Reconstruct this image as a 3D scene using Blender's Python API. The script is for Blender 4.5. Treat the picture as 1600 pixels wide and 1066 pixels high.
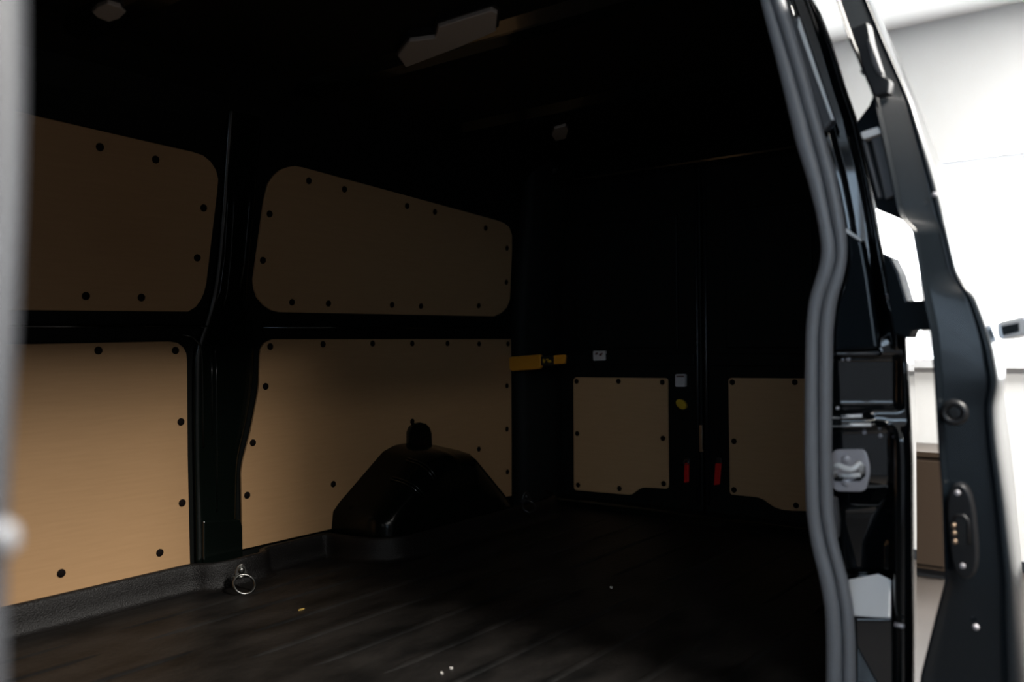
import bpy, bmesh, math, random
from mathutils import Vector, Matrix
random.seed(4)
for o in list(bpy.data.objects): bpy.data.objects.remove(o)
S = bpy.context.scene
COL = S.collection

# ------------------------------------------------------------------ camera
FPX = 1350.0
YAW = math.atan2(1050.0, FPX)
ROLL = math.radians(0.6)
EYE = Vector((0, 0, 1.31))
VD = Vector((math.cos(YAW), math.sin(YAW), 0))
_r = Vector((math.sin(YAW), -math.cos(YAW), 0)); _u = Vector((0, 0, 1))
VR = _r*math.cos(ROLL) - _u*math.sin(ROLL)
VU = _u*math.cos(ROLL) + _r*math.sin(ROLL)
cd = bpy.data.cameras.new('camera'); cam = bpy.data.objects.new('camera', cd); COL.objects.link(cam)
m = Matrix.Identity(4)
for i in range(3):
    m[i][0] = VR[i]; m[i][1] = VU[i]; m[i][2] = -VD[i]; m[i][3] = EYE[i]
cam.matrix_world = m
cd.sensor_width = 36; cd.lens = FPX/1600*36; cd.clip_start = 0.02
cd.dof.use_dof = True; cd.dof.focus_distance = 2.7; cd.dof.aperture_fstop = 2.0
S.camera = cam

# ------------------------------------------------------------------ world, lights, exposure
w = bpy.data.worlds.new('world'); S.world = w; w.use_nodes = True
w.node_tree.nodes['Background'].inputs[0].default_value = (0.75, 0.85, 1, 1)
w.node_tree.nodes['Background'].inputs[1].default_value = 0.3
def area(name, loc, size, power, col=(1, 1, 1), rot=(0, 0, 0)):
    l = bpy.data.lights.new(name, 'AREA'); l.shape = 'RECTANGLE'; l.size, l.size_y = size
    l.energy = power; l.color = col
    o = bpy.data.objects.new(name, l); COL.objects.link(o); o.location = loc; o.rotation_euler = rot
    return o
area('ceiling_light_main', (1.7, -1.12, 3.09), (0.6, 1.2), 108, (1, 0.95, 0.88))
area('fill_light_front', (-0.4, -1.2, 3.09), (1.2, 0.28), 10, (1, 0.95, 0.88))  # added, out of view: lifts the left rear door panel
area('fill_light_back', (4.4, -1.0, 3.09), (1.2, 0.28), 95, (1, 0.97, 0.93))  # added, out of view: brightens the back wall and workshop
WINDOW_EMIT = 5.0; FRONT_FILL = 1.05
S.view_settings.view_transform = 'Standard'; S.view_settings.look = 'None'
S.view_settings.exposure = 1.35; S.view_settings.gamma = 1.0
S.view_settings.use_curve_mapping = False

# ------------------------------------------------------------------ picking points in the place
def ray(px, py): return VD + VR*((px-800)/FPX) + VU*((533-py)/FPX)
def onX(px, py, X): v = ray(px, py); return EYE + v*(X/v.x)
def onY(px, py, Y): v = ray(px, py); return EYE + v*(Y/v.y)
def onZ(px, py, Z): v = ray(px, py); return EYE + v*((Z-EYE.z)/v.z)
def onP(px, py, n, c): v = ray(px, py); return EYE + v*((c - n.dot(EYE))/n.dot(v))
ZF = 0.58                       # cargo floor
ZR = 2.11                       # inside of roof
YW = 2.35                       # face of the side panelling
LEAN = 0.13; ZL = 1.42          # above ZL the side wall leans inwards
XR = 3.20                       # face of the rear door panelling
NL = Vector((0, 1, LEAN)).normalized()
def lower(px, py, off=0): return onY(px, py, YW-off)
def upper(px, py, off=0): return onP(px, py, NL, NL.dot(Vector((0, YW, ZL)))-off)
def lerp(tab, t):
    if t <= tab[0][0]: return tab[0][1]
    for (a, va), (b, vb) in zip(tab, tab[1:]):
        if t <= b: return va + (vb-va)*(t-a)/(b-a)
    return tab[-1][1]
def sm(tab, t, h=10): return sum(lerp(tab, t+k*h/3) for k in (-3, -2, -1, 0, 1, 2, 3))/7
def step(a, b, t):
    t = min(1, max(0, (t-a)/(b-a))); return t*t*(3-2*t)

# ------------------------------------------------------------------ materials
def mat(name, col, rough=0.5, metal=0, coat=0, emit=0, noise=None, bump=0, bscale=200, spec=0.5):
    M = bpy.data.materials.new(name); M.use_nodes = True; nt = M.node_tree; b = nt.nodes['Principled BSDF']
    b.inputs['Base Color'].default_value = (*col, 1); b.inputs['Roughness'].default_value = rough
    b.inputs['Metallic'].default_value = metal; b.inputs['Coat Weight'].default_value = coat
    b.inputs['Coat Roughness'].default_value = 0.04
    b.inputs['Specular IOR Level'].default_value = spec
    if emit:
        b.inputs['Emission Color'].default_value = (*col, 1); b.inputs['Emission Strength'].default_value = emit
    tc = nt.nodes.new('ShaderNodeTexCoord')
    if noise:
        c2, sc, stretch, det = noise
        mp = nt.nodes.new('ShaderNodeMapping'); mp.inputs['Scale'].default_value = stretch
        nz = nt.nodes.new('ShaderNodeTexNoise'); nz.inputs['Scale'].default_value = sc; nz.inputs['Detail'].default_value = det
        cr = nt.nodes.new('ShaderNodeValToRGB'); cr.color_ramp.elements[0].position = 0.32; cr.color_ramp.elements[1].position = 0.72
        cr.color_ramp.elements[0].color = (*col, 1); cr.color_ramp.elements[1].color = (*c2, 1)
        nt.links.new(tc.outputs['Object'], mp.inputs[0]); nt.links.new(mp.outputs[0], nz.inputs['Vector'])
        nt.links.new(nz.outputs['Fac'], cr.inputs[0]); nt.links.new(cr.outputs[0], b.inputs['Base Color'])
    if bump:
        n2 = nt.nodes.new('ShaderNodeTexNoise'); n2.inputs['Scale'].default_value = bscale; n2.inputs['Detail'].default_value = 4
        bp = nt.nodes.new('ShaderNodeBump'); bp.inputs['Strength'].default_value = bump; bp.inputs['Distance'].default_value = 0.002
        nt.links.new(tc.outputs['Object'], n2.inputs['Vector']); nt.links.new(n2.outputs['Fac'], bp.inputs['Height'])
        nt.links.new(bp.outputs[0], b.inputs['Normal'])
    return M
M_PAINT = mat('black_paint', (0.0025, 0.0045, 0.0035), 0.16, coat=0.3)
M_ARCH = mat('arch_black_paint', (0.002, 0.003, 0.0025), 0.2, spec=0.22)
M_CORNER = mat('matt_black_paint', (0.004, 0.005, 0.0045), 0.6, spec=0.15)
M_GLOSS = mat('gloss_body_paint', (0.003, 0.004, 0.005), 0.05, coat=1.0)
M_SATIN = mat('satin_black_paint', (0.006, 0.008, 0.010), 0.34)
M_DOOR = mat('door_edge_paint', (0.005, 0.0075, 0.010), 0.22, coat=0.1, spec=0.3)
M_PLY = mat('phenolic_birch_ply', (0.47, 0.28, 0.135), 0.6, noise=((0.50, 0.30, 0.148), 9, (1, 1, 14), 6))
M_EDGE = mat('ply_edge', (0.30, 0.17, 0.085), 0.8)
M_SCREW = mat('black_screw_cap', (0.006, 0.004, 0.004), 0.8, spec=0.1)
M_MAT = mat('rubber_floor_mat', (0.003, 0.003, 0.003), 0.5, noise=((0.019, 0.017, 0.0155), 5, (1, 2.2, 1), 12), bump=1.0, bscale=60, spec=0.22)
M_LEDGE = mat('rubber_mat_lip', (0.005, 0.0045, 0.0045), 0.42, bump=1.0, bscale=300, spec=0.28)
M_SEAL = mat('rubber_seal', (0.22, 0.225, 0.24), 0.42)
M_POST = mat('grey_post', (0.048, 0.051, 0.058), 0.42)
M_GREY = mat('grey_flange', (0.09, 0.09, 0.095), 0.4)
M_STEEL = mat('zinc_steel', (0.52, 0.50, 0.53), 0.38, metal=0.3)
M_GLINT = mat('glint_white', (0.95, 0.95, 0.95), 0.2, metal=0.1)  # near-white: glare and highlights put into the colour
M_DARKSTEEL = mat('dark_steel', (0.22, 0.22, 0.21), 0.28, metal=1)
M_BLKPL = mat('black_plastic', (0.010, 0.010, 0.011), 0.38)
M_BRASS = mat('brass_pin', (0.55, 0.40, 0.28), 0.35, metal=1)
M_YEL = mat('yellow_plastic', (0.72, 0.30, 0.02), 0.45)
M_YEL2 = mat('yellow_sticker', (0.55, 0.36, 0.02), 0.5)
M_WHT = mat('white_label', (0.62, 0.58, 0.56), 0.6)
M_PRINT = mat('label_print', (0.12, 0.05, 0.04), 0.6)
M_INK = mat('black_print_shade', (0.01, 0.01, 0.01), 0.5)
M_RED = mat('red_plastic', (0.62, 0.008, 0.008), 0.4)
M_PATCH = mat('pale_patch', (0.42, 0.38, 0.35), 0.4)
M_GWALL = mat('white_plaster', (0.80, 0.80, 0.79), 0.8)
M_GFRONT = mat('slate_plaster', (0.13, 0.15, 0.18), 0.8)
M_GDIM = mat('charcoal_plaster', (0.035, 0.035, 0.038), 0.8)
M_GFLOOR = mat('workshop_floor', (0.05, 0.042, 0.036), 0.5, noise=((0.07, 0.058, 0.05), 3, (1, 1, 1), 5))
M_WIN = mat('daylight_window', (0.95, 0.98, 1.0), 0.5, emit=WINDOW_EMIT)
M_FILL = mat('blue_fill_pane', (0.62, 0.80, 1.0), 0.5, emit=FRONT_FILL)
M_FRAME = mat('white_frame', (0.75, 0.76, 0.78), 0.5)
M_BROWN = mat('brown_laminate', (0.05, 0.034, 0.023), 0.35)
M_SKIRT = mat('dark_skirting', (0.02, 0.022, 0.026), 0.5)
M_CHIP = mat('wood_sliver', (0.50, 0.33, 0.08), 0.7)
M_DUST = mat('pale_crumb', (0.6, 0.58, 0.55), 0.7)
M_CHROME = mat('chrome', (0.85, 0.86, 0.88), 0.1, metal=0.5)

# ------------------------------------------------------------------ helpers
def obj(name, verts, faces, material, parent=None, smooth=False, bevel=0, seg=2):
    me = bpy.data.meshes.new(name); me.from_pydata([tuple(v) for v in verts], [], faces)
    bm = bmesh.new(); bm.from_mesh(me); bmesh.ops.recalc_face_normals(bm, faces=bm.faces); bm.to_mesh(me); bm.free()
    for p in me.polygons: p.use_smooth = smooth
    if material: me.materials.append(material)
    o = bpy.data.objects.new(name, me); COL.objects.link(o); o.parent = parent
    if bevel:
        b = o.modifiers.new('bevel', 'BEVEL'); b.width = bevel; b.segments = seg; b.limit_method = 'ANGLE'; b.angle_limit = math.radians(40)
    return o
def tag(o, label, cat=None, kind=None, group=None):
    o['label'] = label
    if cat: o['category'] = cat
    if kind: o['kind'] = kind
    if group: o['group'] = group
    return o
def empty(name, loc, label, cat, group=None, kind=None):
    o = bpy.data.objects.new(name, None); COL.objects.link(o); o.location = loc; o.empty_display_size = 0.05
    return tag(o, label, cat, kind, group)
def under(o, p):            # parent, keeping the world place
    o.parent = p; o.matrix_parent_inverse = Matrix.Translation(-Vector(p.location)); return o
def boxv(x0, x1, y0, y1, z0, z1):
    return ([(x, y, z) for x in (x0, x1) for y in (y0, y1) for z in (z0, z1)],
            [(0, 1, 3, 2), (4, 6, 7, 5), (0, 4, 5, 1), (2, 3, 7, 6), (0, 2, 6, 4), (1, 5, 7, 3)])
def box(name, b, material, parent=None, bevel=0, seg=2):
    v, f = boxv(*b); return obj(name, v, f, material, parent, bevel=bevel, seg=seg)
def prism(name, loop, off, material, parent=None, bevel=0, seg=2):
    n = len(loop); off = Vector(off)
    v = [Vector(p) for p in loop] + [Vector(p)+off for p in loop]
    f = [tuple(range(n)), tuple(range(2*n-1, n-1, -1))] + [(i, (i+1) % n, n+(i+1) % n, n+i) for i in range(n)]
    return obj(name, v, f, material, parent, bevel=bevel, seg=seg)
def tube(name, pts, rad, material, parent=None, n=12, closed=False, flat=None):
    pts = [Vector(p) for p in pts]; V = []; F = []; N = len(pts)
    rad = rad if isinstance(rad, (list, tuple)) else [rad]*N
    prev = None
    for i, p in enumerate(pts):
        t = (pts[(i+1) % N]-pts[i-1]) if closed else (pts[min(i+1, N-1)]-pts[max(i-1, 0)])
        t.normalize()
        if prev is None:
            a = t.cross(Vector((0.13, 0.3, 1))).normalized()
        else:
            a = (prev - t*prev.dot(t)).normalized()
        prev = a; b = t.cross(a)
        for k in range(n):
            th = 2*math.pi*k/n
            V.append(p + (a*math.cos(th)+b*math.sin(th))*rad[i])
    for i in range(N if closed else N-1):
        j = (i+1) % N
        for k in range(n): F.append((i*n+k, i*n+(k+1) % n, j*n+(k+1) % n, j*n+k))
    if not closed:
        F.append(tuple(range(n-1, -1, -1))); F.append(tuple((N-1)*n+k for k in range(n)))
    return obj(name, V, F, material, parent, smooth=True)
def grid(name, rows, material, parent=None, smooth=True):
    nr, nc = len(rows), len(rows[0])
    V = [p for r in rows for p in r]
    F = [(i*nc+j, i*nc+j+1, (i+1)*nc+j+1, (i+1)*nc+j) for i in range(nr-1) for j in range(nc-1)]
    return obj(name, V, F, material, parent, smooth=smooth)
def disc(name, c, nrm, r, h, material, parent=None, n=16, dome=0.0):
    nrm = Vector(nrm).normalized(); a = nrm.cross(Vector((0.2, 0.1, 1))).normalized(); b = nrm.cross(a); c = Vector(c)
    V = []; F = []
    prof = [(r, 0), (r, h*0.5), (r*0.9, h*0.85), (r*0.55, h+dome*0.7), (0.001, h+dome)]
    for rr, hh in prof:
        for k in range(n):
            th = 2*math.pi*k/n; V.append(c + nrm*hh + (a*math.cos(th)+b*math.sin(th))*rr)
    for i in range(len(prof)-1):
        for k in range(n): F.append((i*n+k, i*n+(k+1) % n, (i+1)*n+(k+1) % n, (i+1)*n+k))
    F.append(tuple((len(prof)-1)*n+k for k in range(n)))
    return obj(name, V, F, material, parent, smooth=True)
def ring(name, c, nrm, R, r, material, parent=None, n=28, a0=0, a1=2*math.pi):
    nrm = Vector(nrm).normalized(); a = nrm.cross(Vector((0, 0, 1))).normalized(); b = nrm.cross(a)*-1
    full = abs(a1-a0-2*math.pi) < 1e-6
    pts = [Vector(c)+(a*math.cos(a0+(a1-a0)*k/n)+b*math.sin(a0+(a1-a0)*k/n))*R for k in range(n if full else n+1)]
    return tube(name, pts, r, material, parent, n=8, closed=full)
def rounded(pts, rads, seg=7):   # rounded polygon in pixel space
    out = []; n = len(pts)
    for i in range(n):
        p = Vector((*pts[i], 0)); a = Vector((*pts[i-1], 0)); b = Vector((*pts[(i+1) % n], 0)); r = rads[i]
        if r <= 0: out.append((p.x, p.y)); continue
        p0 = p+(a-p).normalized()*r; p1 = p+(b-p).normalized()*r
        for k in range(seg+1):
            t = k/seg; q = p0*(1-t)**2 + p*2*t*(1-t) + p1*t*t; out.append((q.x, q.y))
    return out

# ================================================================== THE WORKSHOP ROUND THE VAN
GX0, GX1, GY0, GY1, GZ = -3.0, 5.5, -3.6, 4.6, 3.15
tag(box('workshop_floor', (GX0, GX1, GY0, GY1, -0.1, 0), M_GFLOOR), 'brown grey workshop floor under the van', 'floor', 'structure')
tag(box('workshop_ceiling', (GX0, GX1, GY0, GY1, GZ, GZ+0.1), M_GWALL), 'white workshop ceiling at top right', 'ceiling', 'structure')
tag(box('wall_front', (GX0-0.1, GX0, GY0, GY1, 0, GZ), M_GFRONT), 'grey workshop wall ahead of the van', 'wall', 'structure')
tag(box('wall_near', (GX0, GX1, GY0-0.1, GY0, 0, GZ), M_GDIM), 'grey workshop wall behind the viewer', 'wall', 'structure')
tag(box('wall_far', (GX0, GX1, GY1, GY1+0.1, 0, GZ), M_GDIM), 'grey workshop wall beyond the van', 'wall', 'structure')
WZ0, WZ1, WY0, WY1 = 1.15, 2.33, -1.6, 2.6
wb = empty('wall_back', (GX1, 0, 0), 'white workshop wall with the glaring window behind the sliding door', 'wall', kind='structure')
under(box('wall_head', (GX1, GX1+0.15, GY0, GY1, WZ1, GZ), M_GWALL), wb)
under(box('wall_parapet', (GX1, GX1+0.15, GY0, GY1, 0, WZ0), M_GWALL), wb)
under(box('wall_pier', (GX1, GX1+0.15, GY0, WY0, WZ0, WZ1), M_GWALL), wb)
under(box('wall_pier', (GX1, GX1+0.15, WY1, GY1, WZ0, WZ1), M_GWALL), wb)
wn = empty('window_1', (GX1+0.08, 0.5, WZ0), 'wide overexposed daylight window beyond the sliding door', 'window', kind='structure')
nP = 3
for i in range(nP):
    a = WY0+(WY1-WY0)*i/nP; b = WY0+(WY1-WY0)*(i+1)/nP
    under(box('pane', (GX1+0.09, GX1+0.10, a+0.03, b-0.03, WZ0+0.03, WZ1-0.03), M_WIN), wn)
for i in range(nP+1):
    a = WY0+(WY1-WY0)*i/nP
    under(box('mullion', (GX1+0.06, GX1+0.12, max(WY0, a-0.03), min(WY1, a+0.03), WZ0, WZ1), M_FRAME), wn)
under(box('window_sill', (GX1-0.06, GX1+0.12, WY0, WY1, WZ0-0.02, WZ0+0.03), M_FRAME), wn)
under(box('window_head', (GX1+0.06, GX1+0.12, WY0, WY1, WZ1-0.03, WZ1), M_FRAME), wn)
FZ0, FZ1, FY0, FY1 = 1.5, 2.95, -3.4, 0.6
w2 = empty('fill_window', (GX0, -1.1, FZ0), 'added unseen window ahead of the van, throwing bluish light on jamb and door edge', 'window', kind='structure')  # added light source, unseen: tints jamb and door edge blue
for i in range(4):
    a = FY0+(FY1-FY0)*i/4; b = FY0+(FY1-FY0)*(i+1)/4
    under(box('pane', (GX0, GX0+0.012, a+0.03, b-0.03, FZ0+0.03, FZ1-0.03), M_FILL), w2)
for i in range(5):
    a = FY0+(FY1-FY0)*i/4
    under(box('mullion', (GX0, GX0+0.04, a-0.03, a+0.03, FZ0, FZ1), M_FRAME), w2)
for z in (FZ0, FZ1): under(box('fill_rail', (GX0, GX0+0.04, FY0, FY1, z-0.03, z+0.03), M_FRAME), w2)
tag(box('baseboard_back', (GX1-0.015, GX1, GY0, GY1, 0, 0.06), M_SKIRT), 'dark skirting strip along the foot of the white wall', 'skirting', 'structure')
cb = empty('low_cabinet', (5.25, 1.25, 0), 'low brown cabinet glimpsed in the gap between body and sliding door', 'cabinet')
under(box('body', (5.06, 5.44, 1.0, 2.2, 0.05, 0.66), M_BROWN, bevel=0.004), cb)
under(box('top', (5.04, 5.46, 0.98, 2.22, 0.66, 0.69), M_BROWN, bevel=0.004), cb)
for a in (1.02, 1.61):
    d = under(box('door', (5.04, 5.06, a, a+0.57, 0.08, 0.64), M_BROWN, bevel=0.003), cb)
under(box('plinth', (5.10, 5.44, 1.02, 2.18, 0.0, 0.05), M_SKIRT), cb)
for lx, ly, sx, sy, lab in ((1.7, -1.12, 0.6, 1.2, 'square white panel lamp on the workshop ceiling beside the open side door'), (4.4, -1.0, 1.2, 0.28, 'added unseen batten near the back window, brightening the white wall'), (-0.4, -1.2, 1.2, 0.28, 'added unseen batten ahead of the side door, brightening the left rear door panel')):
    f = empty('ceiling_or_fill_lamp', (lx, ly, GZ), lab, 'lamp')
    under(box('housing', (lx-sx/2-0.03, lx+sx/2+0.03, ly-sy/2-0.03, ly+sy/2+0.03, GZ-0.05, GZ), M_FRAME, bevel=0.005), f)

# ================================================================== THE VAN'S LOAD SPACE
# floor mat
X0, X1 = -0.45, 3.22
fl = tag(prism('floor', [Vector((x, y, ZF)) for x, y in ((X0, 0.58), (1.74, 0.58), (2.0, 0.60), (2.36, 0.68), (X1, 0.88), (X1, 2.40), (X0, 2.40))], (0, 0, -0.03), M_MAT), 'worn black ribbed rubber mat on the cargo floor', 'floor', 'structure')
def rib(y, xa, xb, wdt=0.013, h=0.005):
    V = []; F = []; prof = [(-wdt, 0), (-wdt*0.6, h*0.8), (0, h), (wdt*0.6, h*0.8), (wdt, 0)]
    secs = [(xa, 0.05), (xa+0.03, 0.6), (xa+0.09, 1), (xb-0.09, 1), (xb-0.03, 0.6), (xb, 0.05)]
    for x, s in secs:
        for a, b in prof: V.append((x, y+a*s, ZF-0.0004+b*s))
    for i in range(len(secs)-1):
        for j in range(4): F.append((i*5+j, i*5+j+1, (i+1)*5+j+1, (i+1)*5+j))
    return obj('rib', V, F, M_MAT, fl, smooth=True)
for i, y in enumerate((2.16, 2.03, 1.87, 1.72, 1.56, 1.40, 1.24, 1.08, 0.92, 0.78)):
    if i < 2:
        rib(y, X0+0.1, 1.02); rib(y, 1.12, 1.95)
    else:
        rib(y, X0+0.1, 1.05+0.06*(i % 3)); rib(y, 1.2+0.06*(i % 3), 2.15); rib(y, 2.28, 3.05)

# far side wall: back plate, leaning upper part, cant rail
wl = empty('wall_left', (1.4, YW+0.02, ZF), 'black painted steel side wall of the load space carrying four ply panels', 'wall', kind='structure')
def wallY(z): return YW if z <= ZL else YW - (z-ZL)*LEAN
prof = [(YW+0.012, ZF-0.03), (YW+0.012, ZL), (wallY(1.98)+0.012, 1.98), (wallY(1.98)-0.03, 2.05), (wallY(1.98)-0.11, 2.10), (wallY(1.98)-0.2, ZR+0.01)]
rows = []
for x in (X0, 0.8, 1.6, 2.4, 3.06):
    rows.append([Vector((x, y, z)) for y, z in prof])
under(grid('side_panel', rows, M_CORNER, smooth=False), wl)
# cant rail tube along the top of the upper panels
# pillar between the panels: raised pressing following the photograph's edges
PIL = [(90, 362, 420), (215, 352, 408), (250, 350, 404), (330, 345, 398), (420, 337, 389), (465, 330, 386), (490, 322, 392), (515, 314, 396), (545, 302, 398), (600, 301, 395), (660, 301, 385), (720, 302, 371), (800, 304, 369), (884, 305, 370)]
rows = []
for i in range(54):
    py = 90+(884-90)*i/53
    a = sm([(p[0], p[1]) for p in PIL], py, 14); b = sm([(p[0], p[2]) for p in PIL], py, 14)
    fn = upper if py < 470 else lower
    row = []
    for u, dp in ((0, 0.0), (0.03, 0.008), (0.08, 0.012), (0.2, 0.013), (0.5, 0.0132), (0.8, 0.013), (0.92, 0.012), (0.97, 0.008), (1, 0.0)):
        row.append(fn(a+(b-a)*u, py, dp-0.008))
    rows.append(row)
under(grid('pillar', rows, M_PAINT), wl)
def bead(pts, r=0.003, off=0.006):
    P = [(upper if y < 470 else lower)(x, y, off) for x, y in pts]
    return under(tube('pressed_bead', P, r, M_PAINT, n=8), wl)
bead([(358, 256), (355, 330), (351, 400), (344, 455), (336, 474)])
bead([(368, 262), (365, 330), (361, 400), (355, 455), (350, 478)])
bead([(393, 262), (389, 330), (382, 410), (375, 455)])
bead([(283, 523), (300, 526), (312, 538), (316, 560), (317, 640), (318, 700)])
bead([(330, 540), (331, 600), (332, 680)])
bead([(338, 540), (338, 600), (339, 700), (339, 800)])
cl = [lower(*p, 0.014) for p in ((318, 815), (376, 812), (379, 822), (380, 884), (318, 886))]
under(prism('pillar_foot', cl, (0, 0.03, 0), M_PAINT, bevel=0.004), wl)
# belt rail shallow swage between upper and lower panels
P = [lower(px, 510+0*px, 0.0) for px in (-120, 330)]
under(tube('pressed_bead', P, 0.005, M_PAINT, n=8), wl)
P = [lower(px, 512, 0.0) for px in (410, 790)]
under(tube('pressed_bead', P, 0.005, M_PAINT, n=8), wl)

# ply panels
def sheet(name, label, loop, fn, screws, nrm, thick, group):
    pts = [fn(*p) for p in loop]
    c = sum(pts, Vector())/len(pts); base = Vector((c.x, c.y, min(p.z for p in pts)))
    root = empty(name, base, label, 'panel', group)
    under(prism('board', pts, Vector(nrm)*-thick, M_PLY, bevel=0.0015, seg=1), root)
    for s in screws:
        under(disc('screw', fn(*s)+Vector(nrm)*0.0002, nrm, 0.0112, 0.003, M_SCREW, n=14, dome=0.0015), root)
    return root
G1 = 'ply panels lining the side wall'
nW = Vector((0, -1, 0)); nU = -NL
sheet('plywood_panel', 'tall upper ply panel left of the pillar, cut off by the grey post',
      [(-110, 142), (69.4, 184), (300, 237), (318, 243), (330, 253), (338, 266), (341.5, 280), (339.7, 300), (322.8, 442.8), (319, 458), (313.4, 470), (306, 480), (294, 487), (56, 485), (-110, 484)],
      upper, [(156, 230), (243, 249.5), (318, 325), (308, 403), (134, 462.7), (220.7, 465)], nU, 0.009, G1)
sheet('plywood_panel', 'darkest upper ply panel with sloping top edge, right of the pillar',
      [(452, 260.5), (462, 259.3), (474, 261.5), (776, 344), (788, 348.5), (796, 355), (800.4, 367), (800.4, 391), (797, 468.6), (792, 481), (784, 489), (772.5, 494.5), (436, 488), (424, 485), (412, 477), (402, 465), (397, 450), (396, 437), (413, 313), (419, 288), (427, 275), (438, 265.5)],
      upper, [(482.4, 282.6), (538, 296), (636, 322), (679.4, 331.2), (758.7, 356.5), (421, 334.4), (410.5, 407), (456, 472.4), (513, 474.4), (612.4, 476.4), (657.5, 478.4), (747.8, 477.8), (792, 388), (791, 441)], nU, 0.009, G1)
sheet('plywood_panel', 'brightest lower ply panel left of the pillar, standing above the black mat lip',
      [(-110, 541), (53, 537.7), (265.5, 533.5), (278, 536), (287, 543), (291.5, 552), (292.6, 563), (293.7, 712.4), (297.4, 882.4), (37, 945), (-110, 980)],
      lower, [(153.5, 547.8), (274, 547.8), (282.5, 659.3), (284.6, 786), (249.6, 863.8), (95.6, 896)], nW, 0.009, G1)
sheet('plywood_panel', 'lower ply panel behind the wheel arch',
      [(425.7, 530), (799, 530), (799.8, 761.6), (799.8, 775), (515.7, 827.6), (378.8, 859), (377, 740), (379.5, 722), (392, 674), (402, 622), (405, 600), (406, 556), (408, 545), (413, 536)],
      lower, [(422, 541.7), (504.5, 538), (582, 537), (644, 536.8), (699, 536.8), (748.4, 537.5), (793.5, 537.5), (414.8, 604), (395, 692), (386, 774), (520.6, 756.7), (644, 658.8), (748, 702), (792, 603), (792, 670.8), (792.7, 737.6)], nW, 0.009, G1)

# wheel arch
YI = 2.10
def wx(px, py, y): return onY(px, py, y)
lo = wx(518, 826, YW); l1 = wx(520, 800, YW); l1b = wx(530, 785, YW); l2 = wx(598, 706, YW); l3 = wx(614, 697, YW); l4 = wx(640, 692, YW)
n4 = wx(709, 690, YI); n5 = wx(750, 703, YI); n6 = wx(806, 768, YI)
top = l4.z
prf = [(lo.x, ZF-0.02), (lo.x, lo.z), (l1.x, l1.z), (l1b.x, l1b.z), (l2.x, l2.z), (l3.x, l3.z), (l4.x-0.06, top), (2.375, top), (2.41, top-0.01), (n5.x+0.02, n5.z), (n6.x, n6.z), (n6.x+0.05, n6.z-0.06), (n6.x+0.06, ZF-0.02)]
# resample
def resample(P, n):
    L = [0]
    for a, b in zip(P, P[1:]): L.append(L[-1]+math.dist(a, b))
    out = []
    for i in range(n):
        t = L[-1]*i/(n-1)
        for k in range(len(P)-1):
            if t <= L[k+1]+1e-9:
                u = (t-L[k])/max(1e-9, L[k+1]-L[k]); out.append(tuple(a+(b-a)*u for a, b in zip(P[k], P[k+1]))); break
    return out
P0 = resample(prf, 60)
sec = []
cx, cz = 2.36, ZF-0.02
for y, s in ((YW-0.0005, 1.0), (2.30, 0.985), (2.22, 0.965), (2.16, 0.935), (2.125, 0.885), (2.108, 0.82), (YI, 0.74), (YI-0.004, 0.5), (YI-0.006, 0.2), (YI-0.006, 0.01)):
    sec.append([Vector((cx+(x-cx)*(1-(1-s)*0.8), y, cz+(z-cz)*s)) for x, z in P0])
wa = empty('wheel_arch', (cx, 2.2, ZF), 'glossy black humped wheel arch housing against the far side wall', 'wheel arch')
under(grid('housing', sec, M_ARCH), wa)
tb = [onY(px, py, YW-0.0205) for px, py in ((640, 700), (640, 676), (643, 668), (649, 662), (657, 660), (666, 662), (672, 668), (675, 677), (676, 700))]
under(prism('rounded_lug', tb, (0, 0.02, 0), M_PAINT, bevel=0.004), wa)
# swage ribs across the shoulder of the sloping front
def proj(p):
    v = p-EYE; dd = v.dot(VD); return (800+FPX*v.dot(VR)/dd, 533-FPX*v.dot(VU)/dd)
for tx, ty in ((627, 748), (649, 718)):
    k = min(range(60), key=lambda i: math.dist(proj(sec[4][i]), (tx, ty)))
    for dk in (0.0, 0.012):
        tt = (sec[4][min(k+1, 59)]-sec[4][k]).normalized()
        pts = [sec[q][k]+tt*dk+Vector((-0.003, -0.003, 0.003)) for q in (2, 3, 4, 5, 6)]
        under(tube('swage_rib', pts, 0.0022, M_PAINT, n=8), wa)
# rubber mat lip running along the wall foot and round the arch
xs = lambda px, py=880: onY(px, py, 2.33).x
path = [(X0, 2.336), (xs(250), 2.336), (xs(292), 2.336), (xs(302), 2.33), (xs(312), 2.31), (xs(320), 2.292), (xs(333), 2.283), (xs(350), 2.280), (xs(392), 2.283), (xs(402), 2.296), (xs(408), 2.322), (xs(420), 2.334), (xs(500), 2.336), (lo.x-0.05, 2.334), (lo.x-0.035, 2.32), (lo.x-0.03, 2.28), (lo.x-0.022, 2.22), (lo.x+0.0, 2.14), (lo.x+0.035, 2.10), (lo.x+0.08, 2.083), (lo.x+0.16, 2.08), (2.5, 2.08), (2.9, 2.08), (3.0, 2.12), (3.06, 2.2)]
lip = [(0.012, 0.075), (0.0, 0.079), (-0.008, 0.077), (-0.012, 0.068), (-0.016, 0.04), (-0.021, 0.014), (-0.028, 0.004), (-0.045, -0.001)]
rows = []
for i, (x, y) in enumerate(path):
    a = Vector(path[max(i-1, 0)]); b = Vector(path[min(i+1, len(path)-1)]); t = (b-a).normalized(); nn = Vector((-t.y, t.x))
    rows.append([Vector((x+nn.x*o, y+nn.y*o, ZF+h)) for o, h in lip])
tag(grid('baseboard_left', rows, M_LEDGE), 'raised black rubber mat lip along the foot of the side wall', 'mat edge', 'structure')

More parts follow.
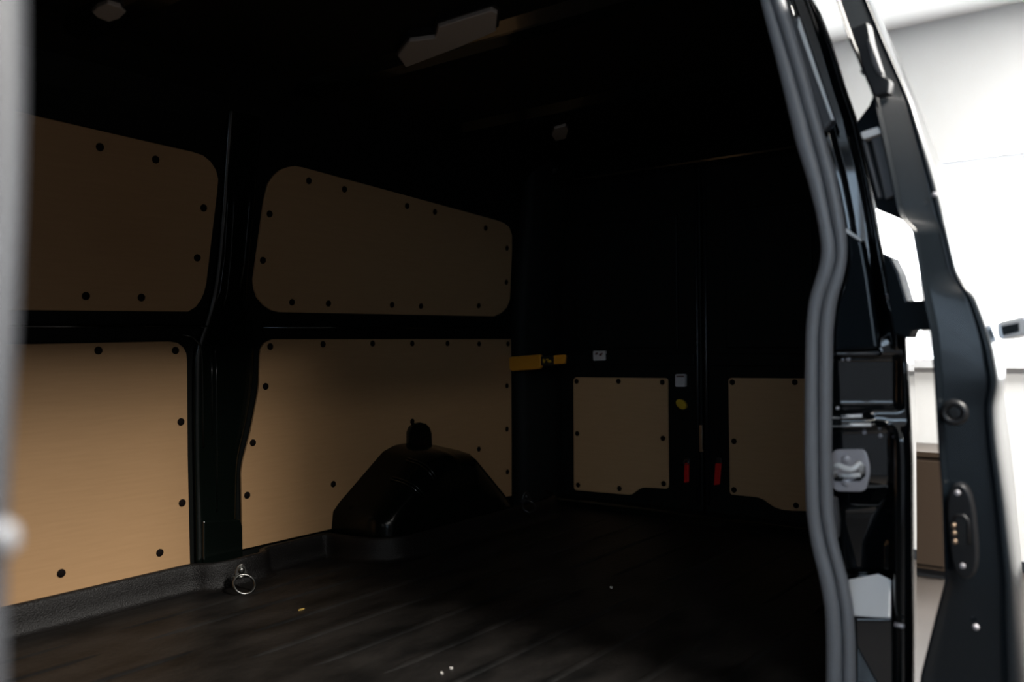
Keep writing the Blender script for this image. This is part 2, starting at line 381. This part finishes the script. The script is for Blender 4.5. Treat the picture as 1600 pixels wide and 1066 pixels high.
# tie-down rings
def tie_down(c, nrm, label, R=0.031, M_DARKSTEEL=M_DARKSTEEL):
    c = Vector(c); nrm = Vector(nrm).normalized(); side = nrm.cross(Vector((0, 0, 1))).normalized()*-1
    r = empty('tie_down_ring', (c.x, c.y, ZF), label, 'tie-down', 'tie-down rings on the load floor')
    lp = [c+side*a+Vector((0, 0, b)) for a, b in ((-0.020, 0.0), (0.020, 0.0), (0.019, 0.012), (0.012, 0.03), (0.004, 0.037), (-0.004, 0.037), (-0.012, 0.03), (-0.019, 0.012))]
    under(prism('bracket', lp, nrm*0.006, M_DARKSTEEL, bevel=0.002), r)
    under(disc('bolt', c+nrm*0.006+Vector((0, 0, 0.019)), nrm, 0.010, 0.006, M_DARKSTEEL, dome=0.002), r)
    under(tube('hinge_pin', [c+side*-0.024+nrm*0.006, c+side*0.024+nrm*0.006], 0.0045, M_DARKSTEEL, n=10), r)
    under(ring('ring', c+nrm*0.028+Vector((0, 0, -0.017)), (nrm+Vector((0, 0, 0.9))), R, 0.0042, M_DARKSTEEL), r)
p = onY(376, 901, 2.205)
tie_down((p.x, 2.205, p.z), (-0.25, -1, 0), 'steel D-shaped lashing ring at the foot of the middle pillar')
p = onY(822, 783, 2.05)
tie_down((p.x, 2.05, p.z), (-0.6, -1, 0), 'lashing ring coloured dark for the shade of the rear corner beside the arch', 0.026, M_BLKPL)  # same steel ring in a dark material, standing for the dim corner

# roof
cl = empty('ceiling', (1.4, 1.5, ZR), 'dark unlined van roof skin with cross bows', 'ceiling', kind='structure')
RP = [(X0, 0.64), (1.75, 0.64), (2.3, 0.80), (3.26, 1.0), (3.26, 2.3), (X0, 2.3)]
under(prism('roof_skin', [Vector((x, y, ZR)) for x, y in RP], (0, 0, 0.03), M_CORNER), cl)
for x in (0.35, 1.05, 1.75, 2.45):
    V = []; F = []
    pr = [(-0.06, 0), (-0.035, -0.022), (-0.03, -0.026), (0.03, -0.026), (0.035, -0.022), (0.06, 0)]
    ys = (0.70 if x < 2 else 0.90, 1.0, 1.5, 2.0, 2.24)
    for y in ys:
        for a, b in pr: V.append((x+a, y, ZR+b))
    for i in range(len(ys)-1):
        for j in range(5): F.append((i*6+j, i*6+j+1, (i+1)*6+j+1, (i+1)*6+j))
    under(obj('roof_bow', V, F, M_PAINT, bevel=0), cl)
def roof_patch(loop, label):  # thin pale slab with a slightly larger black backing, below the roof skin
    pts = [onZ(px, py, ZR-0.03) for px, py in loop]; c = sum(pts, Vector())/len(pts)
    r = empty('roof_patch', c, label, 'lamp', 'pale patches on the van roof')
    under(prism('lens', pts, (0, 0, 0.012), M_PATCH, bevel=0.003), r)
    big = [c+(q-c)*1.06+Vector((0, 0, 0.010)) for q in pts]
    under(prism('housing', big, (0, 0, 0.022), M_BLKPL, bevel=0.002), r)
roof_patch([(685, 43), (768, 17), (777, 22), (775, 49), (721, 73), (634, 106), (622, 88), (640, 65), (680, 60)], 'long pale patch on the roof, largest of the three')
roof_patch([(866, 202), (884, 197), (888, 204), (884, 217), (868, 221), (862, 212)], 'small pale patch on the roof nearest the rear doors')
roof_patch([(144, 20), (152, 12), (168, 6), (188, 12), (197, 20), (186, 30), (170, 35), (152, 28)], 'small rounded pale patch on the roof at upper left')

# rear doors
rw = empty('wall_rear', (XR, 1.55, ZF), 'black painted rear frame of the load space', 'wall', kind='structure')
CY = onX(1096, 700, XR).y
pc = [(3.035, YW+0.03), (3.03, YW-0.02), (3.06, 2.30), (3.12, 2.265), (3.17, 2.235), (3.20, 2.225), (3.23, 2.22)]
rows = [[Vector((x, y-(max(0, z-ZL)*LEAN*0.8), z)) for x, y in pc] for z in (ZF-0.02, 0.9, 1.2, ZL, 1.7, 2.0, ZR)]
under(grid('corner_post', rows, M_CORNER, smooth=True), rw)
under(box('rear_header', (3.12, 3.25, 0.985, 2.3, 2.00, ZR), M_PAINT, bevel=0.01), rw)
under(box('rear_sill', (3.14, 3.25, 0.99, 2.36, ZF-0.05, ZF+0.035), M_PAINT, bevel=0.008), rw)
def rear_door(name, y0, y1, label):
    d = empty(name, (XR+0.02, (y0+y1)/2, ZF), label, 'door', kind='structure')
    under(box('door_shell', (XR+0.02, XR+0.06, y0, y1, ZF, 2.06), M_CORNER, bevel=0.006), d)
    zt = onX(1100, 330, XR).z; zb = onX(1000, 545, XR).z
    under(box('blanking_panel', (XR+0.008, XR+0.024, y0+0.10, y1-0.10, zb, zt), M_CORNER, bevel=0.006), d)
    under(box('inner_rail', (XR+0.012, XR+0.024, y0+0.03, y1-0.03, zb-0.07, zb-0.02), M_CORNER, bevel=0.005), d)
    under(tube('edge_seal', [(XR+0.012, (y1 if y1 < CY+0.05 else y0)+(-0.015 if y1 < CY+0.05 else 0.015), z) for z in (ZF+0.06, 1.2, 2.0)], 0.008, M_BLKPL, n=8), d)
    return d
under(box('added_seam_backing', (XR+0.05, XR+0.075, CY-0.04, CY+0.04, ZF, 2.08), M_PAINT), rw)  # added behind the seam to stop light leaking between the leaves
d1 = rear_door('door_1', CY+0.004, 2.235, 'left black rear door leaf nearest the wheel arch')
d2 = rear_door('door_2', 0.985, CY-0.004, 'right black rear door leaf partly hidden by the door seal')
fr = lambda px, py: onX(px, py, XR)
G2 = 'small ply panels on the rear doors'
nX = Vector((-1, 0, 0))
sheet('plywood_panel', 'small ply panel low on the left rear door leaf', [(895.6, 595), (897, 591.5), (900, 589.7), (1039, 591), (1042.5, 592.5), (1043.3, 596), (1044.7, 758), (1044, 762), (1041, 764), (1008, 762), (1002, 763), (995, 767), (988, 772.5), (983, 773.6), (901, 766.5), (897.5, 765), (896.6, 761)],
      fr, [(901, 596), (966.5, 596), (1035, 597.5), (902, 677.5), (1036, 685), (903.4, 758), (968, 763.5), (1037, 756)], nX, 0.008, G2)
sheet('plywood_panel', 'small ply panel low on the right rear door leaf beside the seal', [(1137.8, 595), (1139, 592), (1142, 590.6), (1308, 592), (1312, 800), (1236, 798.6), (1222, 797), (1210, 793), (1201, 787), (1193, 781), (1184, 777.5), (1144, 773.4), (1141, 771.5), (1140, 768)],
      fr, [(1144.4, 597.5), (1147, 689.7), (1147, 765.6), (1242, 597.5), (1244, 790)], nX, 0.008, G2)
lt = lambda px, py: onX(px, py, XR+0.008)
lb = [lt(*p) for p in ((1092, 664), (1097, 665), (1097.5, 702), (1101, 706), (1092, 707))]
tag(prism('latch_bar', lb, (0.014, 0, 0), M_DARKSTEEL, bevel=0.001), 'thin grey latch bar at the rear doors\' centre seam', 'latch')
for (loop, lab, rg) in (([(1069, 724), (1076, 724), (1075.5, 754), (1068.5, 755)], 'red pull tag left of the rear doors\' centre seam, hung from a small ring', True), ([(1117.5, 724), (1127, 724), (1124, 758), (1115, 759)], 'red pull tag right of the rear doors\' centre seam', False)):
    pts = [onX(px, py, XR+0.0) for px, py in loop]; c = sum(pts, Vector())/4
    e = empty('pull_tag', (c.x, c.y, pts[2].z), lab, 'tag', 'red pull tags on the rear doors')
    under(prism('tag_body', pts, (0.012, 0, 0), M_RED, bevel=0.003), e)
    tp = (pts[0]+pts[1])/2
    if rg: under(ring('wire_ring', tp+Vector((-0.002, 0, 0.004)), (-1, 0, 0.2), 0.010, 0.0018, M_DARKSTEEL), e)
    under(box('anchor', (XR+0.006, XR+0.022, tp.y-0.012, tp.y+0.012, tp.z-0.004, tp.z+0.02), M_BLKPL, bevel=0.003), e)
def label_card(loop, label, marks):
    pts = [onX(px, py, XR+0.004) for px, py in loop]; c = sum(pts, Vector())/len(pts)
    e = empty('label_card', (c.x, c.y, min(p.z for p in pts)), label, 'label')
    under(prism('card', pts, (0.017, 0, 0), M_WHT, bevel=0.001), e)
    for mk, mm in marks:
        q = [onX(px, py, XR+0.0035) for px, py in mk]
        under(prism('print', q, (0.001, 0, 0), mm), e)
label_card(rounded([(926.5, 548.5), (945, 548.5), (945.5, 563), (927, 563.5)], [1.5]*4, 3), 'small white label with reddish print above the left rear door\'s ply panel', [([(930, 551.5), (934, 550.5), (934, 554), (930, 555)], M_PRINT), ([(936, 553), (942, 551), (940, 556), (936, 557)], M_PRINT)])
label_card(rounded([(1055, 585), (1070.5, 585), (1070.5, 604.5), (1055, 604.5)], [2]*4, 3), 'upright grey-white label right of the left rear door\'s ply panel', [([(1056.5, 587), (1069, 587), (1069, 589.5), (1056.5, 589.5)], M_PRINT)])
ov = []
for k in range(20):
    th = 2*math.pi*k/20; a, b = 9.4*math.cos(th), 6.4*math.sin(th); q = math.radians(42)
    ov.append(onX(1064+a*math.cos(q)-b*math.sin(q), 632+a*math.sin(q)+b*math.cos(q), XR+0.008))
e = empty('oval_sticker', (XR, ov[0].y, ov[0].z), 'yellow oval sticker below the upright label on the rear door', 'sticker')
under(prism('sticker_face', ov, (0.013, 0, 0), M_YEL2, bevel=0.001), e)
# yellow handle on the rear corner post
XC = 3.0
hp = lambda px, py: onX(px, py, XC)
c0 = hp(838, 568)
e = empty('plastic_handle', (XC, c0.y, c0.z-0.03), 'orange-yellow plastic handle with black printed band at the rear corner post', 'handle')
under(prism('grip', [hp(*p) for p in ((795, 559), (800, 557.5), (843, 554), (845.5, 556), (845.5, 574), (842, 577), (800, 580), (796, 577))], (0.03, 0.01, 0), M_YEL, bevel=0.005), e)
under(prism('printed_band', [hp(*p) for p in ((845, 557), (866, 556.5), (866, 570), (845, 571))], (0.02, 0.007, 0), M_INK, bevel=0.002), e)
under(prism('tip', [hp(*p) for p in ((864.5, 555.5), (882, 554), (884, 556), (882.5, 568.5), (864.5, 569.5))], (0.022, 0.007, 0), M_YEL, bevel=0.003), e)
for mk in ([(848, 561), (850, 561), (852, 564), (851, 567), (848, 567)], [(853, 561), (857, 561), (857, 563), (853, 563)], [(855, 564), (860, 562), (862, 566), (857, 567)]):
    pm = e.children[1]
    q = prism('print', [onX(px, py, XC-0.0006) for px, py in mk], (0.0006, 0, 0), M_YEL2); q.parent = pm
under(box('bracket', (3.02, 3.1, c0.y-0.05, c0.y+0.05, c0.z-0.012, c0.z+0.012), M_BLKPL, bevel=0.003), e)

# crumbs on the mat
def crumb(px, py, ln, wd, ang, material, label):
    c = onZ(px, py, ZF+0.003); a = math.radians(ang); d = Vector((math.cos(a), math.sin(a), 0)); s = Vector((-d.y, d.x, 0))
    V = [c+d*ln*k[0]+s*wd*k[1] for k in ((-1, -.3), (-.3, -1), (.7, -.8), (1, .1), (.4, .9), (-.6, .8))]
    tag(prism('wood_chip', V, (0, 0, -0.003), material), label, 'debris', group='crumbs on the rubber mat')
crumb(471, 951.5, 0.011, 0.003, 0, M_CHIP, 'yellow wood sliver lying on the mat below the lashing ring')
crumb(955, 917, 0.008, 0.005, 30, M_DUST, 'pale flat crumb on the mat near its middle')
crumb(705, 1043, 0.004, 0.004, 60, M_DUST, 'round white crumb at the bottom edge of the mat')
crumb(690, 1051, 0.006, 0.003, 50, M_DUST, 'greyish crumb just left of the round white crumb')
crumb(969, 1004, 0.004, 0.003, 10, M_CHIP, 'tiny yellow chip on the mat lower right')
crumb(705, 846, 0.010, 0.006, 20, M_DUST, 'dusty crumb on the mat in front of the wheel arch')

# near side: bulkhead, front part, inner quarter panel
tag(box('wall_front_bulkhead', (X0-0.05, X0, 0.55, 2.4, ZF-0.05, ZR+0.03), M_PAINT), 'black bulkhead at the front end of the load space', 'wall', 'structure')
wr = empty('wall_right', (2.0, 0.74, ZF), 'black painted body side around the sliding door opening', 'wall', kind='structure')

# ------------------------------------------------------------------ rear jamb of the sliding door opening
SEAL = [(-70, 1170, 1179, 1192), (0, 1188, 1207, 1226), (110, 1217, 1241, 1259), (220, 1243, 1272, 1290), (280, 1262, 1288, 1307), (335, 1276, 1299, 1318), (375, 1283, 1307, 1323), (400, 1284, 1309, 1324), (430, 1277, 1302, 1319), (467, 1264, 1287, 1307), (520, 1259, 1281, 1301), (600, 1257.5, 1280, 1300), (720, 1257, 1281, 1299), (800, 1260, 1283, 1302), (850, 1267, 1292, 1309), (900, 1280, 1306, 1323), (950, 1289, 1315, 1333), (1000, 1291, 1318, 1336), (1066, 1291, 1318, 1337), (1150, 1288, 1315, 1334)]
XS, XJ = 1.74, 1.765
def seal_at(i, py): return sm([(s[0], s[i]) for s in SEAL], py, 14)
RJ = [(-70, 1247), (0, 1275), (70, 1302), (140, 1323), (187, 1340), (260, 1356), (328, 1369), (397, 1381), (470, 1400), (516, 1416), (560, 1418), (600, 1421), (660, 1424), (720, 1427), (1066, 1429), (1400, 1429)]
def jamb_disp(px, py):
    """recess (+) or lip (-) of the pressed steel jamb, metres along the van"""
    d = 0.0
    R = sm(RJ, py, 8); u = R-px
    # long trough between flange and outer edge in the upper half
    if py < 545:
        L = seal_at(3, py); wdt = max(20, R-L); t = (px-L)/wdt
        d += 0.030*step(0.15, 0.32, t)*(1-step(0.62, 0.80, t))*(1-step(480, 540, py))
        d -= 0.006*math.exp(-((t-0.86)/0.05)**2)
    # shelf near the middle
    d -= 0.016*step(546, 553, py)*(1-step(553, 560, py))*(1-step(1368, 1378, px))
    d += 0.020*step(553, 563, py)*(1-step(630, 644, py))*(1-step(1395, 1415, px))
    # double roll above the striker
    d -= 0.014*math.exp(-((py-651)/5.5)**2)*(1-step(1340, 1372, px))
    d -= 0.016*math.exp(-((py-664)/4.5)**2)*(1-step(1356, 1400, px))
    # striker recess and dish below it
    rec = step(666, 674, py)*(1-step(952, 968, py))*(1-step(1388, 1398, px))
    d += 0.024*rec
    b = lerp([(740, 1402), (800, 1372), (850, 1351), (890, 1350), (905, 1372), (915, 1400)], py)
    dish = step(745, 800, py)*(1-step(896, 908, py))
    d += dish*0.05*(1-step(b-4, b+40, px))*(1-step(1388, 1398, px))
    # sloping toe plate
    d += 0.045*(1-step(902, 966, py))*step(890, 902, py)*(1-step(1388, 1398, px))
    # round post at the outer edge
    q = (px-(R-17))/17.0
    if py > 640 and abs(q) < 1: d -= 0.020*math.sqrt(1-q*q)*step(655, 690, py)
    d += 0.030*(1-min(1, max(0, u/110)))
    # turn round the outer edge
    if u < 6: d += 0.02*(1-u/6)**2
    return d
rows = []; edge = []
pys = [-70+3.5*i for i in range(421)]
for py in pys:
    L = seal_at(2, min(py, 1150)); R = sm(RJ, py, 8)
    q = onX(R, py, XJ+0.02); s_ = 2.36-q.x
    row = [Vector((2.36, q.y+0.34*s_-0.08*s_*s_+0.04, q.z)), onX(L-3, py, XJ+0.02)]
    N = 64
    for k in range(N+1):
        px = L+(R-L)*k/N; row.append(onX(px, py, XJ+jamb_disp(px, py)))
    edge.append(row[-1]); rows.append(row)
up = Vector((0, 0.03, 0.10)); edge.insert(0, edge[0]+up); rows.insert(0, [p+up for p in rows[0]])
under(grid('jamb', rows, M_GLOSS), wr)
# outer body skin curving away to the rear
rows = []
for e0 in edge[::6]:
    row = []
    for k in range(19):
        s = 1.45*(k/18)**1.15
        row.append(Vector((e0.x+s, e0.y+0.34*s-0.08*s*s, e0.z)))
    rows.append(row)
sk = under(grid('body_skin', rows, M_GLOSS), wr)
rows = []
for e0 in edge[::6]:
    row = []
    for x in (2.36, 2.8, 3.17, 3.2, 3.23):
        s = x-e0.x; y = e0.y+0.34*s-0.08*s*s+0.04
        row.append(Vector((x, 0.99 if x > 3.19 else y, e0.z)))
    rows.append(row)
under(grid('quarter_inner', rows, M_PAINT), wr)
under(prism('outer_roof', [Vector((x, y, ZR+0.03)) for x, y in RP], (0, 0, 0.03), M_GLOSS, bevel=0.01), wr)
under(box('door_header', (X0, 1.85, 0.66, 0.80, 2.045, ZR+0.04), M_PAINT, bevel=0.01), wr)
under(box('sill', (X0, 1.80, 0.44, 0.66, 0.25, ZF-0.012), M_PAINT, bevel=0.01), wr)
under(box('front_quarter', (X0, -0.10, 0.50, 0.62, 0.25, ZR), M_PAINT), wr)
# pressed plates on the jamb
def plate(name, loop, x, th, material, parent, bevel=0.003):
    return under(prism(name, [onX(px, py, x) for px, py in loop], (th, 0, 0), material, bevel=bevel, seg=3), parent)
plate('inner_flange', [(1226, 40), (1232, 30), (1246, 24), (1252, 40), (1276, 112), (1302, 187), (1286, 206), (1262, 130), (1240, 70)], XJ-0.016, 0.03, M_GREY, wr, 0.006)
plate('cover_plate', [(1321, 356), (1346, 376), (1356, 430), (1372, 545), (1302, 549), (1304, 490), (1318, 450), (1325, 420)], XJ-0.014, 0.03, M_DOOR, wr, 0.006)
plate('closing_strip', [(1296, 776), (1305, 780), (1309, 815), (1308, 842), (1300, 838)], XJ-0.012, 0.02, M_GREY, wr, 0.002)
for px, py, r in ((1326, 561, 0.0045), (1317, 562, 0.003), (1309, 638, 0.004), (1351, 676, 0.004), (1376, 681, 0.004)):
    under(disc('rivet', onX(px, py, XJ+jamb_disp(px, py)), (-1, 0, 0), r, 0.003, M_STEEL, n=12, dome=0.001), wr)
under(disc('rivet', onX(1391, 463, XJ-0.03), (-1, 0, 0), 0.007, 0.004, M_STEEL, n=12, dome=0.001), wr)
under(tube('drain_stub', [onX(1398, 976, XJ-0.024), onX(1412, 979, XJ-0.026)], 0.004, M_STEEL, n=10), wr)

plate('edge_highlight', [(1247, 24), (1252, 38), (1277, 112), (1303, 187), (1298, 188), (1271, 114), (1246, 42)], XJ-0.022, 0.01, M_GLINT, wr, 0.002)  # highlight along the flange edge, built as a near-white strip
plate('edge_highlight', [(1320, 355), (1346, 374), (1345, 378), (1320, 362)], XJ-0.018, 0.01, M_GLINT, wr, 0.001)  # highlight on the cover plate's top edge, built the same way
for (a, b, r, mm) in (((1299, 553.5), (1374, 551.5), 0.0026, M_GREY), ((1301, 652), (1347, 650), 0.0036, M_GLINT), ((1298, 664.5), (1361, 664), 0.0036, M_GLINT)):
    under(tube('edge_highlight', [onX(*a, XJ-0.010), onX(*b, XJ-0.004)], r, mm, n=10), wr)  # highlight lines on ledge and rolls, built as thin light rods
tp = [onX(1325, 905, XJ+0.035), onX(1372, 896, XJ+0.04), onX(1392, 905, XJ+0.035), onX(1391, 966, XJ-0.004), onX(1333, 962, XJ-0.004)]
under(prism('toe_glint', tp, (0.006, 0, -0.004), M_GLINT, bevel=0.003), wr)  # reflection on the sloping toe, built as a near-white plate

# striker
st = empty('door_striker', onX(1330, 735, XJ), 'zinc striker plate with steel loop on the door jamb', 'striker')
XP = XJ+0.016
lp = rounded([(1300, 703), (1352, 702.5), (1360, 735), (1352, 769), (1302, 768), (1296, 735)], [10, 10, 12, 10, 10, 12], 5)
under(prism('plate', [onX(px, py, XP) for px, py in lp], (0.010, 0, 0), M_STEEL, bevel=0.002), st)
L1 = [(1304, 742, 0), (1303, 735, -0.012), (1306, 728, -0.022), (1312, 728, -0.027), (1320, 732, -0.03), (1330, 734, -0.03), (1338, 730, -0.028), (1342, 724, -0.024), (1345, 728, -0.014), (1346, 738, 0)]
under(tube('loop', [onX(px, py, XP+dx) for px, py, dx in L1], 0.0062, M_GLINT), st)  # real loop; its specular glare is put into the white colour
under(tube('loop_foot', [onX(1312, 743, XP-0.006), onX(1324, 743.5, XP-0.010), onX(1345, 742, XP-0.008)], 0.0050, M_GLINT), st)
for sl_ in ([(1301, 738), (1309, 744), (1318, 747), (1318, 753), (1304, 752)], [(1346, 724), (1352, 730), (1352, 744), (1344, 752), (1330, 752), (1344, 744)]):
    under(prism('slot_shade', [onX(px, py, XP-0.0006) for px, py in sl_], (0.0006, 0, 0), M_INK), st)  # flat black stands for the shaded recess behind the loop
for px, py in ((1322, 718), (1322, 754)):
    under(disc('screw', onX(px, py, XP), (-1, 0, 0), 0.0085, 0.004, M_STEEL, dome=0.001), st)

# rubber seal: two beads
sl = empty('door_seal', onX(1280, 700, XS), 'grey double-bead rubber seal around the rear edge of the door opening', 'seal')
A = []; ra = []; B = []; rb = []
for i in range(90):
    py = -70+1210*i/89
    l, g, r = seal_at(1, py), seal_at(2, py), seal_at(3, py)
    dep = (onX(g, py, XS)-EYE).dot(VD)/FPX
    A.append(onX((l+g)/2, py, XS+0.004)); ra.append((g-l)/2*dep*1.0)
    B.append(onX((g+r)/2, py, XS-0.002)); rb.append((r-g)/2*dep*1.04)
def forward(P): # carry the seal on over the head of the opening
    a = P[0]; return [Vector((a.x-1.5, a.y+0.035, a.z+0.07)), Vector((a.x-0.4, a.y+0.035, a.z+0.07)), Vector((a.x-0.12, a.y+0.034, a.z+0.068)), Vector((a.x-0.04, a.y+0.028, a.z+0.05)), Vector((a.x-0.01, a.y+0.014, a.z+0.024))]
fa, fb = forward(A), forward(B)
under(tube('seal_bead', fa+A, [ra[0]]*5+ra, M_SEAL, n=16), sl)
under(tube('seal_lip', fb+B, [rb[0]]*5+rb, M_SEAL, n=16), sl)

# ------------------------------------------------------------------ sliding door, open
XD = 1.65
DL = [(-70, 1275), (0, 1305), (70, 1329), (80, 1334), (140, 1360), (150, 1364), (250, 1386), (330, 1402), (350, 1412), (357, 1424), (470, 1444), (515, 1453), (587, 1459), (702, 1466), (763, 1471), (883, 1475), (912, 1476), (962, 1462), (1057, 1438), (1100, 1436), (1400, 1436)]
DR = [(-70, 1330), (0, 1362), (70, 1392), (120, 1414), (160, 1431), (217, 1448), (287, 1468.5), (329, 1479.5), (347, 1482.6), (400, 1495), (426, 1502), (445, 1514), (460, 1529), (480, 1538), (501, 1546), (543, 1559.5), (590, 1568), (603, 1568), (633, 1561), (660, 1562), (700, 1566), (786, 1578), (892, 1590), (974, 1597), (1066, 1606), (1400, 1615)]
sd = empty('sliding_door', (XD, 0.28, 0.30), 'dark open sliding door seen on its leading edge at right', 'door')
ED = Vector((math.cos(math.radians(8)), math.sin(math.radians(8)), 0))
rows = []
for i in range(330):
    py = -70+1440*i/329
    a, b = sm(DL, py, 6), sm(DR, py, 8)
    fr0 = [onX(a, py, XD+0.02), onX(a+0.3, py, XD+0.004)]
    N = 26
    for k in range(N+1):
        u = k/N; px = a+(b-a)*u
        d = 0.0
        d += 0.012*step(0.04, 0.10, u)*(1-step(0.76, 0.84, u))*0.5
        d += 0.035*u
        if u > 0.82: d += 0.045*((u-0.82)/0.18)**2.2
        fr0.append(onX(px, py, XD+d))
    last = fr0[-1]
    for s in (0.02, 0.06, 0.15, 0.3, 0.5, 0.75, 1.0):
        bul = -0.012*min(1, s/0.06)*(1-0.6*s)
        fr0.append(last+ED*s+Vector((0, bul*0.3, 0)))
    first = fr0[0]
    row = [first+ED*s for s in (1.0, 0.5, 0.2, 0.05)]+fr0
    rows.append(row)
under(grid('door_shell', rows, M_DOOR), sd)
# latch housing high on the edge
plate('latch_housing', rounded([(1330, 44), (1355, 34), (1360, 60), (1378, 118), (1390, 124), (1388, 145), (1366, 150), (1352, 118), (1340, 80)], [3]*9, 3), XD-0.022, 0.03, M_BLKPL, sd)
plate('latch_cover', [(1353, 62), (1360, 60), (1380, 114), (1372, 118), (1362, 100)], XD-0.028, 0.012, M_GREY, sd)
plate('latch_pin', rounded([(1343, 108), (1352, 112), (1356, 120), (1346, 116)], [2]*4, 3), XD-0.01, 0.012, M_BLKPL, sd)
# guide plate bridging the gap
plate('guide_plate', [(1337, 192), (1358, 164), (1364, 148), (1392, 180), (1412, 345), (1406, 343), (1392, 337), (1368, 327), (1352, 258)], XD+0.03, 0.05, M_DOOR, sd)
plate('guide_glint', rounded([(1344, 207), (1372, 198), (1377, 208), (1348, 218)], [3]*4, 3), XD+0.005, 0.03, M_GLINT, sd, 0.002)  # highlight on the guide, built as a near-white piece
plate('guide_rib', [(1346, 219), (1352, 217), (1376, 308), (1371, 311)], XD+0.018, 0.02, M_GREY, sd)
plate('guide_rib', [(1360, 216), (1377, 211), (1397, 306), (1383, 312)], XD+0.018, 0.02, M_GREY, sd)
# middle hinge arm
plate('hinge_arm', [(1378, 395), (1392, 402), (1404, 426), (1417, 470), (1446, 469), (1456, 516), (1424, 517), (1420, 530), (1396, 522), (1388, 470)], XD+0.04, 0.06, M_DOOR, sd)
# contact plate
CP = []
for k in range(28):
    th = 2*math.pi*k/28; cxp = math.cos(th); cyp = math.sin(th)
    sx = 21*abs(cxp)**0.8*(1 if cxp > 0 else -1); sy = 74*abs(cyp)**0.62*(1 if cyp > 0 else -1)
    CP.append((1503+sx+sy*0.085, 831+sy))
cp = plate('contact_plate', CP, XD-0.012, 0.025, M_BLKPL, sd)
def sub(o, p): o.parent = p; o.matrix_parent_inverse = p.matrix_parent_inverse @ Matrix.Identity(4) if False else Matrix.Identity(4); return o
for px, py in ((1490.5, 821), (1491.5, 833), (1492.5, 846)):
    sub(disc('pin', onX(px, py, XD-0.012), (-1, 0, 0), 0.0042, 0.006, M_BRASS, n=12), cp)
for px, py in ((1496, 770.5), (1504, 884.5)):
    sub(disc('screw', onX(px, py, XD-0.012), (-1, 0, 0), 0.0045, 0.003, M_STEEL, n=12), cp)
sub(prism('contact_slot', [onX(px, py, XD-0.0125) for px, py in rounded([(1496, 812), (1508, 812), (1510, 856), (1499, 856)], [4]*4, 3)], (0.002, 0, 0), M_INK), cp)
sub(tube('moulded_rim', [onX(px, py, XD-0.013) for px, py in ((1488, 812), (1495, 806), (1506, 806), (1513, 814), (1514, 850))], 0.0025, M_BLKPL, n=8), cp)
# rubber buffer and plug
bc = onX(1491, 645, XD+0.004)
bf = under(ring('rubber_buffer', bc, (-1, 0, 0), 0.0165, 0.0065, M_BLKPL), sd)
under(disc('buffer_core', bc, (-1, 0, 0), 0.012, 0.002, M_INK), sd)
under(disc('plug', onX(1525, 980, XD+0.004), (-1, 0, 0), 0.005, 0.004, M_STEEL, dome=0.001), sd)
under(disc('rivet', onX(1460, 304, XD+0.006), (-1, 0, 0), 0.004, 0.003, M_STEEL), sd)
# outer handle
hz = [(1556, 507), (1562, 502), (1596, 494), (1606, 496), (1608, 520), (1600, 525), (1566, 532), (1559, 528)]
hd = plate('outer_handle', hz, XD+0.12, 0.16, M_CHROME, sd, 0.006)
sub(prism('handle_grip', [onX(px, py, XD+0.1195) for px, py in ((1564, 510), (1592, 504), (1593, 518), (1566, 525))], (0.003, 0, 0), M_DOOR), hd)

# ------------------------------------------------------------------ grey post close to the camera
gp = empty('door_post', (0.15, 0.55, ZF), 'blurred light grey front post of the door opening at the left edge', 'post')
YP = 0.46
rows = []
for i in range(40):
    py = -300+1700*i/39
    ex = 72-30*step(100, 1000, py)
    row = []
    for k in range(9):
        th = math.pi*0.5*k/8
        base = onY(ex, py, YP)
        row.append(Vector((base.x-0.03+0.03*math.sin(th), base.y+0.03-0.03*math.cos(th), base.z)))
    b = row[-1]
    row = [Vector((row[0].x-0.28, row[0].y, row[0].z)), Vector((row[0].x-0.1, row[0].y, row[0].z))]+row+[Vector((b.x-0.01, b.y+0.1, b.z)), Vector((b.x-0.1, b.y+0.12, b.z))]
    rows.append(row)
under(grid('post_skin', rows, M_POST), gp)
under(disc('bolt_head', onY(-6, 842, YP-0.001), (0, -1, 0), 0.010, 0.006, M_SEAL, dome=0.003), gp)
